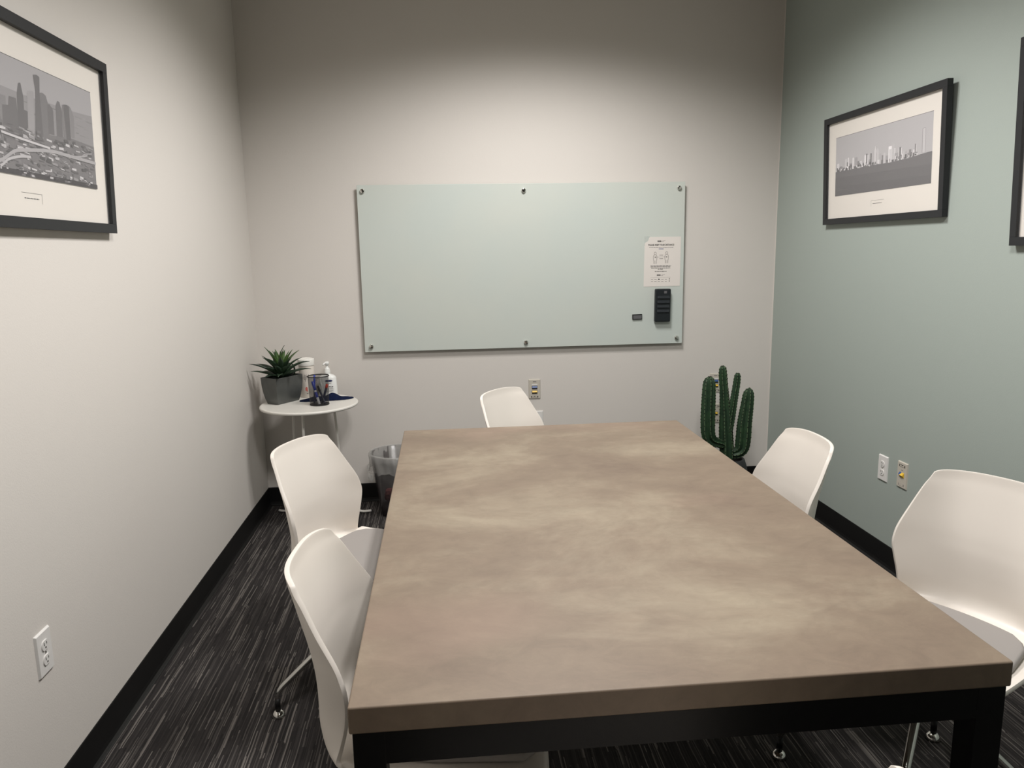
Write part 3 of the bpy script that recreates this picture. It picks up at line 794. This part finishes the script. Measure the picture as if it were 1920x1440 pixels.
# planter and succulent
pa = math.radians(55)
t = thing('potted_succulent', 'spiky green succulent in a grey rectangular planter on the side table', 'potted plant', (-.868, 4.063, SZ), pa)
def rect_ring(bm, l, wd, z):
    return [bm.verts.new((sx * l / 2, sy * wd / 2, z)) for sx, sy in ((-1, -1), (1, -1), (1, 1), (-1, 1))]
bm = bmesh.new(); rings = []
prof = [(.150, .078, 0), (.166, .094, .03), (.178, .106, .065), (.185, .113, .10), (.188, .117, .143)]
for l, wd, z in prof: rings.append(rect_ring(bm, l, wd, z))
inn = [(.180, .109, .143), (.172, .101, .115)]
for l, wd, z in inn: rings.append(rect_ring(bm, l, wd, z))
bm.faces.new(rings[0])
for A, B in zip(rings[:-1], rings[1:]):
    for k in range(4): bm.faces.new((A[k], A[(k + 1) % 4], B[(k + 1) % 4], B[k]))
pot = obj('planter', bm, M['pot'], t, bevel=.002)
obj('soil', boxm(-.085, .085, -.050, .050, .10, .118), M['soil'], t)
def leaf(az, el, ln, wd, curl, m, name='leaf', parent=None, z0=.118, r0=.01, ox=0.0, oy=0.0):
    bm = bmesh.new(); n = 9; L = []
    pos = Vector((r0, z0)); e = el
    P = []
    for i in range(n + 1):
        q = i / n
        P.append((pos.x, pos.y, wd * (0.62 + 0.75 * q - 1.37 * q * q) if q < 1 else 0.0004, e))
        pos = pos + Vector((math.cos(e), math.sin(e))) * ln / n
        e -= curl / n
    rows = []
    for x, z, wv, ee in P:
        nx, nz = -math.sin(ee), math.cos(ee)
        wv = max(wv, .0006); th = wv * .22 + .0006
        rows.append([(x + nx * wv * .35, -wv, z + nz * wv * .35), (x + nx * .0, 0, z), (x + nx * wv * .35, wv, z + nz * wv * .35), (x - nx * th + nx * wv * .1, wv * .55, z - nz * th), (x - nx * th * 1.5, 0, z - nz * th * 1.5), (x - nx * th + nx * wv * .1, -wv * .55, z - nz * th)])
    V = [[bm.verts.new(p) for p in r] for r in rows]
    for A, B in zip(V[:-1], V[1:]):
        for k in range(6): bm.faces.new((A[k], A[(k + 1) % 6], B[(k + 1) % 6], B[k]))
    bm.faces.new(V[0]); bm.faces.new(V[-1])
    o = obj(name, bm, m, parent, smooth=True); o.rotation_euler = (0, 0, az); o.location = (ox, oy, 0)
    return o
rnd = random.Random(5)
cnt = 0
for ring, (n, el, ln, wd, cu, m) in enumerate(((9, 37, .146, .0225, 40, 'succulent'), (10, 48, .156, .0240, 46, 'succulent'), (9, 60, .155, .0225, 44, 'succulent'), (7, 72, .145, .0185, 30, 'succulent_core'), (5, 82, .110, .0150, 16, 'succulent_core'))):
    for k in range(n):
        az = 2 * PI * (k + .5 * (ring % 2)) / n + rnd.uniform(-.12, .12) - pa
        wa = (math.degrees(az + pa) + 360) % 360
        if abs(wa - 52) < 30 and ring < 3: ln_ = ln * .66
        else: ln_ = ln
        leaf(az, math.radians(el + rnd.uniform(-6, 6)), ln_ * rnd.uniform(.85, 1.1), wd, math.radians(cu + rnd.uniform(-12, 14)), M[m], parent=t, r0=.014 - .002 * ring, z0=.132 + .010 * ring)
bm = bmesh.new(); tube(bm, spline([(.0, 0, .19), (.004, -.002, .26), (.010, -.007, .285), (.020, -.016, .305)], 4), [.0022] * 9 + [.0016] * 3 + [.0008], 6)
obj('shoot', bm, M['succulent'], t, smooth=True)
bm = bmesh.new(); tube(bm, spline([(.07, -.01, .118), (.082, -.012, .155), (.076, -.011, .190), (.05, -.006, .205)], 4), [.0045] * 9 + [.003] * 4, 8)
obj('fallen_leaf', bm, M['succulent'], t, smooth=True)

# wipes canister
t = thing('wipes_canister', 'white wipes canister with faded red print behind the planter', 'canister', (-.762, 4.200, SZ))
bm = bmesh.new(); lathe(bm, [(0, 0), (.039, 0), (.0415, .003), (.0415, .17), (.040, .176), (0, .176)], 40); obj('body', bm, M['canister'], t, smooth=True, bevel=.001)
bm = bmesh.new(); lathe(bm, [(.0, .176), (.0445, .176), (.0450, .205), (.0435, .212), (.036, .214), (.034, .211), (.0, .211)], 40); lid = obj('lid', bm, M['lid'], t, smooth=True, bevel=.001)
bm = bmesh.new(); box(bm, -.026, .026, -.012, .014, .211, .2145); obj('flap', bm, M['lid'], lid, bevel=.002)
def wrap(bm, a0, a1, z0, z1, r):
    n = 5
    A = [[bm.verts.new((r * math.cos(a0 + (a1 - a0) * k / n), r * math.sin(a0 + (a1 - a0) * k / n), z)) for k in range(n + 1)] for z in (z0, z1)]
    for k in range(n): bm.faces.new((A[0][k], A[0][k + 1], A[1][k + 1], A[1][k]))
dg = math.radians
bm = bmesh.new()
for a0, a1, z0, z1 in ((-96, -88, .04, .056), (-87, -80, .035, .058), (-92, -84, .055, .06)): wrap(bm, dg(a0), dg(a1), z0, z1, .0419)
obj('red_print', bm, M['red_ink'], t, recalc=False)
bm = bmesh.new()
for a0, a1, z0, z1 in ((-100, -97, .10, .13), (-93, -90, .09, .128), (-97, -93, .10, .104), (-88, -76, .022, .026), (-84, -82, .10, .13), (-70, -66, .10, .13)): wrap(bm, dg(a0), dg(a1), z0, z1, .0419)
obj('grey_print', bm, M['ink_grey'], t, recalc=False)

# mesh pen cup with pens
CUX, CUY = -.661, 3.957
t = thing('pen_cup', 'black wire mesh pen cup on the side table', 'pen cup', (CUX, CUY, SZ))
bm = bmesh.new(); lathe(bm, [(.049, .004), (.0535, .152)], 64); obj('mesh_wall', bm, M['wire'], t, smooth=True)
bm = bmesh.new(); lathe(bm, [(0, 0), (.050, 0), (.050, .006), (0, .004)], 48); obj('base', bm, M['stem'], t, smooth=True, bevel=.001)
bm = bmesh.new(); n = 64
ringp = [(.0545 * math.cos(2 * PI * k / n), .0545 * math.sin(2 * PI * k / n), .152) for k in range(n + 1)]
tube(bm, ringp, .0028, 8, cap=False); obj('rim', bm, M['stem'], t, smooth=True)
def pen(name, label, p0, p1, r, segs):
    """segs: (part, material, from, to, radius scale)"""
    t = thing(name, label, 'pen', p0)
    d = Vector(p1) - Vector(p0)
    for nm, m, a, b, s in segs:
        bm = bmesh.new(); tube(bm, [d * a, d * (a + .02 * (b - a)), d * (b - .04 * (b - a)), d * b], [r * s * .9, r * s, r * s, r * s * .7], 12)
        obj(nm, bm, M[m], t, smooth=True)
zc = SZ + .0065
pen('whiteboard_marker', 'blue and white marker standing in the mesh pen cup', (CUX + .004, CUY - .030, zc), (CUX - .030, CUY - .004, zc + .118), .0066,
    (('barrel', 'pen_white', 0, .62, 1), ('label_band', 'pen_blue', .30, .55, 1.04), ('cap', 'pen_blue', .62, 1, 1.1)))
pen('ballpoint_pen', 'blue ballpoint pen leaning on the back of the mesh cup', (CUX - .028, CUY + .006, zc), (CUX - .024, CUY + .034, zc + .146), .0044,
    (('barrel', 'pen_navy', 0, .5, 1), ('cap', 'pen_blue', .5, 1, 1.15)))
pen('red_tipped_marker', 'dark marker with a red end leaning in the mesh pen cup', (CUX + .012, CUY + .004, zc), (CUX + .042, CUY + .018, zc + .098), .0058,
    (('barrel', 'pen_navy', 0, .8, 1), ('end_plug', 'pen_red', .8, 1, 1.25)))
pen('fine_marker', 'dark fine marker crossing low inside the mesh pen cup', (CUX + .030, CUY - .012, zc), (CUX - .010, CUY + .038, zc + .085), .0048,
    (('barrel', 'pen_navy', 0, .7, 1), ('cap', 'stem', .7, 1, 1.15)))

# sanitiser bottle
t = thing('sanitizer_bottle', 'white pump sanitizer bottle with blue oval label on the side table', 'bottle', (-.652, 4.214, SZ))
def oval(bm, prof, n=40, p=3.0):
    rings = []
    for a, b, z in prof:
        rg = []
        for k in range(n):
            c_, s_ = math.cos(2 * PI * k / n), math.sin(2 * PI * k / n)
            rg.append(bm.verts.new((a * math.copysign(abs(c_) ** (2 / p), c_), b * math.copysign(abs(s_) ** (2 / p), s_), z)))
        rings.append(rg)
    for A, B in zip(rings[:-1], rings[1:]):
        for k in range(n): bm.faces.new((A[k], A[(k + 1) % n], B[(k + 1) % n], B[k]))
    bm.faces.new(rings[0]); bm.faces.new(rings[-1])
    return bm
obj('body', oval(bmesh.new(), [(.049, .029, 0), (.052, .031, .004), (.050, .031, .05), (.047, .030, .098), (.044, .028, .106), (.034, .022, .114), (.016, .014, .120), (.0145, .0135, .124)]), M['bottle'], t, smooth=True)
bm = bmesh.new(); lathe(bm, [(0, .122), (.0155, .122), (.0165, .125), (.0165, .138), (.0145, .142), (.0145, .150), (.009, .156), (.006, .160), (.0055, .172), (0, .172)], 28); pump = obj('pump', bm, M['bottle'], t, smooth=True, bevel=.0008)
bm = bmesh.new(); lathe(bm, [(0, .168), (.008, .168), (.0125, .180), (.013, .187), (.010, .190), (0, .190)], 24); tube(bm, [(0, 0, .184), (-.010, -.020, .183), (-.016, -.034, .176)], [.006, .0045, .0038], 12); obj('nozzle', bm, M['bottle'], pump, smooth=True)
yl = -.0322
bm = bmesh.new(); flat(bm, [(.010 + .020 * math.cos(a * PI / 12), .087 + .0055 * math.sin(a * PI / 12)) for a in range(24)], yl); obj('oval_label', bm, M['navy_ink'], t, recalc=False)
bm = bmesh.new()
squiggle(bm, -.012, .032, .054, .004, yl - .0002, 31)
obj('bold_print', bm, M['ink'], t, recalc=False)
bm = bmesh.new()
for z, a, b in ((.074, -.008, .026), (.071, -.004, .022), (.045, -.012, .032), (.041, -.012, .034), (.034, -.012, .030), (.030, -.012, .034), (.026, -.012, .024)): squiggle(bm, a, b, z, .0013, yl - .0002, int(z * 1000))
obj('fine_print', bm, M['ink_grey'], t, recalc=False)

# microfibre cloth lying crumpled behind the cup
def cloth():
    nx, ny = 34, 14; P = []; 
    for j in range(ny + 1):
        row = []
        v = j / ny
        for i in range(nx + 1):
            u = i / nx
            env = math.sin(PI * u) ** 0.55
            yy = (v - .5) * .120 * (.18 + .82 * env) + .010 * math.sin(5 * u)
            hump = .030 * math.exp(-((u - .62) / .13) ** 2) + .014 * math.exp(-((u - .30) / .16) ** 2) + .006 * math.exp(-((u - .88) / .07) ** 2)
            z = .0025 + hump * math.sin(PI * min(1, max(0, v))) ** .8 + .0016 * math.sin(31 * u + 9 * v) ** 2 * env
            row.append(((u - .5) * .285, yy, z))
        P.append(row)
    return P
bm = bmesh.new(); grid(bm, cloth())
o = obj('cleaning_cloth', bm, M['cloth'], None, smooth=True)
s = o.modifiers.new('thickness', 'SOLIDIFY'); s.thickness = .002; s.offset = -1
o.location = (-.645, 4.094, SZ); o.rotation_euler = (0, 0, math.radians(13))
tag(o, 'crumpled navy blue cleaning cloth on the round side table', 'cloth')

# ------------------------------------------------------------------ waste bin
t = thing('waste_bin', 'dark smoky waste bin with a clear plastic liner against the back wall', 'waste bin', (-.277, 4.075, 0))
rb, rt, hb = .100, .150, .345
bm = bmesh.new(); lathe(bm, [(0, .0), (rb, .0), (rb + .002, .01), (rt, hb), (rt + .005, hb + .004), (rt + .004, hb + .008), (rt - .004, hb + .004), (rb - .003, .012), (0, .012)], 48); obj('bucket', bm, M['smoke'], t, smooth=True)
rnd = random.Random(8)
n = 72; P = []
for z, r, amp in ((.05, rb + .004 - .012, .003), (.20, rb + .014, .004), (.30, rt - .014, .004), (hb + .005, rt - .005, .002), (hb + .013, rt + .002, .002), (hb + .006, rt + .010, .0015), (hb - .03, rt + .007, .003), (hb - .06, rt + .004, .0035), (hb - .085, rt + .001, .004)):
    P.append([])
    for k in range(n):
        a = 2 * PI * k / n
        rr = r + 1.3 * amp * (math.sin(7 * a + z * 40) + .6 * math.sin(17 * a + 1.3 + z * 25) + .5 * math.sin(29 * a))
        P[-1].append((rr * math.cos(a), rr * math.sin(a), z + (.006 * math.sin(9 * a) + .004 * math.sin(23 * a) if z == hb - .085 else 0)))
bm = bmesh.new()
V = [[bm.verts.new(p) for p in r] for r in P]
for A, B in zip(V[:-1], V[1:]):
    for k in range(n): bm.faces.new((A[k], A[(k + 1) % n], B[(k + 1) % n], B[k]))
obj('liner', bm, M['film'], t, smooth=True)
bm = bmesh.new(); tube(bm, spline([(-rt - .002, -.03, hb - .05), (-rt - .010, -.04, hb - .075), (-rt - .004, -.05, hb - .11), (-rt + .012, -.055, hb - .14), (-rt + .012, -.05, hb - .10)], 5), [.008 + .004 * math.sin(k * .7) for k in range(21)], 10, squash=.5)
obj('liner_knot', bm, M['film'], t, smooth=True)
for k, (px, py, pz, r, mm) in enumerate(((-.040, -.040, .118, .040, 'trash'), (.040, -.030, .124, .036, 'trash2'), (-.004, -.010, .056, .042, 'trash2'))):
    bm = bmesh.new(); bmesh.ops.create_icosphere(bm, subdivisions=3, radius=r)
    for v in bm.verts: v.co *= 1 + rnd.uniform(-.13, .10)
    o = tag(obj('crumpled_paper', bm, M[mm], None), ['crumpled pink paper in the waste bin', 'crumpled white paper beside the pink one in the waste bin', 'crumpled white paper lowest in the waste bin'][k], 'paper', 'papers in the waste bin')
    o.location = (-.277 + px, 4.075 + py, pz)

# ------------------------------------------------------------------ cactus
CX, CY = 1.560, 3.95
t = thing('potted_cactus', 'tall green branching cactus in a charcoal pot by the right corner', 'cactus', (CX, CY, 0))
bm = bmesh.new(); lathe(bm, [(0, 0), (.085, 0), (.100, .02), (.115, .10), (.112, .17), (.098, .235), (.086, .270), (.076, .270), (.076, .235), (0, .235)], 40); obj('pot', bm, M['dark_pot'], t, smooth=True, bevel=.002)
bm = bmesh.new(); lathe(bm, [(0, .232), (.08, .235), (.08, .25), (.04, .256), (0, .254)], 30); obj('soil', bm, M['soil'], t, smooth=True)
def cactus_stem(path, rad, ribs, name, twist=0.0):
    """ribbed column; tapers to a dome; rib edges carry spines"""
    q = spline(path, 6); n = len(q); rq = spline([(r,) for r in rad], 6)
    pts = [Vector(p) for p in q]; per = 8; N = ribs * per
    bm = bmesh.new(); rings = []; ref = None; edges = [[] for _ in range(ribs)]
    ref = Vector((0, 1, 0))
    for i, p in enumerate(pts):
        tg = (pts[min(i + 1, n - 1)] - pts[max(i - 1, 0)]).normalized()
        a = tg.cross(ref)
        if a.length < 1e-4: a = tg.cross(Vector((1, 0, 0)))
        a.normalize(); b = a.cross(tg).normalized(); ref = -b if False else b * 1.0
        ref = Vector((0, 1, 0)) if abs(tg.y) < .95 else ref
        R = rq[i][0]; rg = []
        for k in range(N):
            ph = (k % per) / per
            prof = 0.60 + 0.40 * (1 - 2 * min(ph, 1 - ph)) ** 0.85
            an = 2 * PI * k / N + twist * i / n
            rg.append(bm.verts.new(p + (a * math.cos(an) + b * math.sin(an)) * R * prof))
        for e in range(ribs):
            an = 2 * PI * e / ribs + twist * i / n
            edges[e].append(p + (a * math.cos(an) + b * math.sin(an)) * R)
        rings.append(rg)
    for A, B in zip(rings[:-1], rings[1:]):
        for k in range(N): bm.faces.new((A[k], A[(k + 1) % N], B[(k + 1) % N], B[k]))
    bm.faces.new(rings[0]); bm.faces.new(rings[-1])
    o = obj(name, bm, M['cactus'], t, smooth=True)
    # spine tufts along each rib and pale rib lines
    bm = bmesh.new(); bl = bmesh.new()
    for e in edges:
        acc = 0
        for i in range(1, len(e) - 1):
            acc += (e[i] - e[i - 1]).length
            if acc > .016:
                acc = 0
                bmesh.ops.create_icosphere(bm, subdivisions=1, radius=.0036, matrix=Matrix.Translation(e[i]))
        tube(bl, e[2:-2], .0016, 5)
    obj('spines', bm, M['cactus_spine'], o)['kind'] = 'stuff'; obj('rib_edge', bl, M['cactus_rib'], o, smooth=True)
    return o
def L(x, z, y=0.0): return (x - CX, y, z)
cactus_stem([L(1.553, .245), L(1.548, .33), L(1.540, .43), L(1.532, .55), L(1.522, .66), L(1.514, .74), L(1.512, .775), L(1.511, .788), L(1.511, .793)], [.036, .040, .038, .030, .024, .0225, .019, .011, .002], 6, 'stem')
cactus_stem([L(1.552, .40, -.01), L(1.562, .50, -.014), L(1.575, .60, -.012), L(1.588, .69, -.01), L(1.592, .735, -.01), L(1.593, .748, -.01), L(1.593, .752, -.01)], [.018, .021, .020, .019, .016, .010, .002], 5, 'branch')
cactus_stem([L(1.530, .35, -.01), L(1.495, .362, -.012), L(1.455, .38, -.015), L(1.434, .42, -.018), L(1.430, .50, -.018), L(1.432, .62, -.016), L(1.434, .70, -.015), L(1.435, .728, -.015), L(1.435, .738, -.015)], [.022, .026, .033, .037, .0385, .037, .033, .020, .003], 7, 'branch', .4)
cactus_stem([L(1.560, .296, -.005), L(1.600, .300, -.008), L(1.628, .325, -.01), L(1.636, .38, -.012), L(1.641, .47, -.012), L(1.652, .57, -.012), L(1.658, .63, -.012), L(1.660, .655, -.012), L(1.660, .666, -.012)], [.020, .030, .038, .041, .039, .034, .029, .018, .003], 7, 'branch', .3)
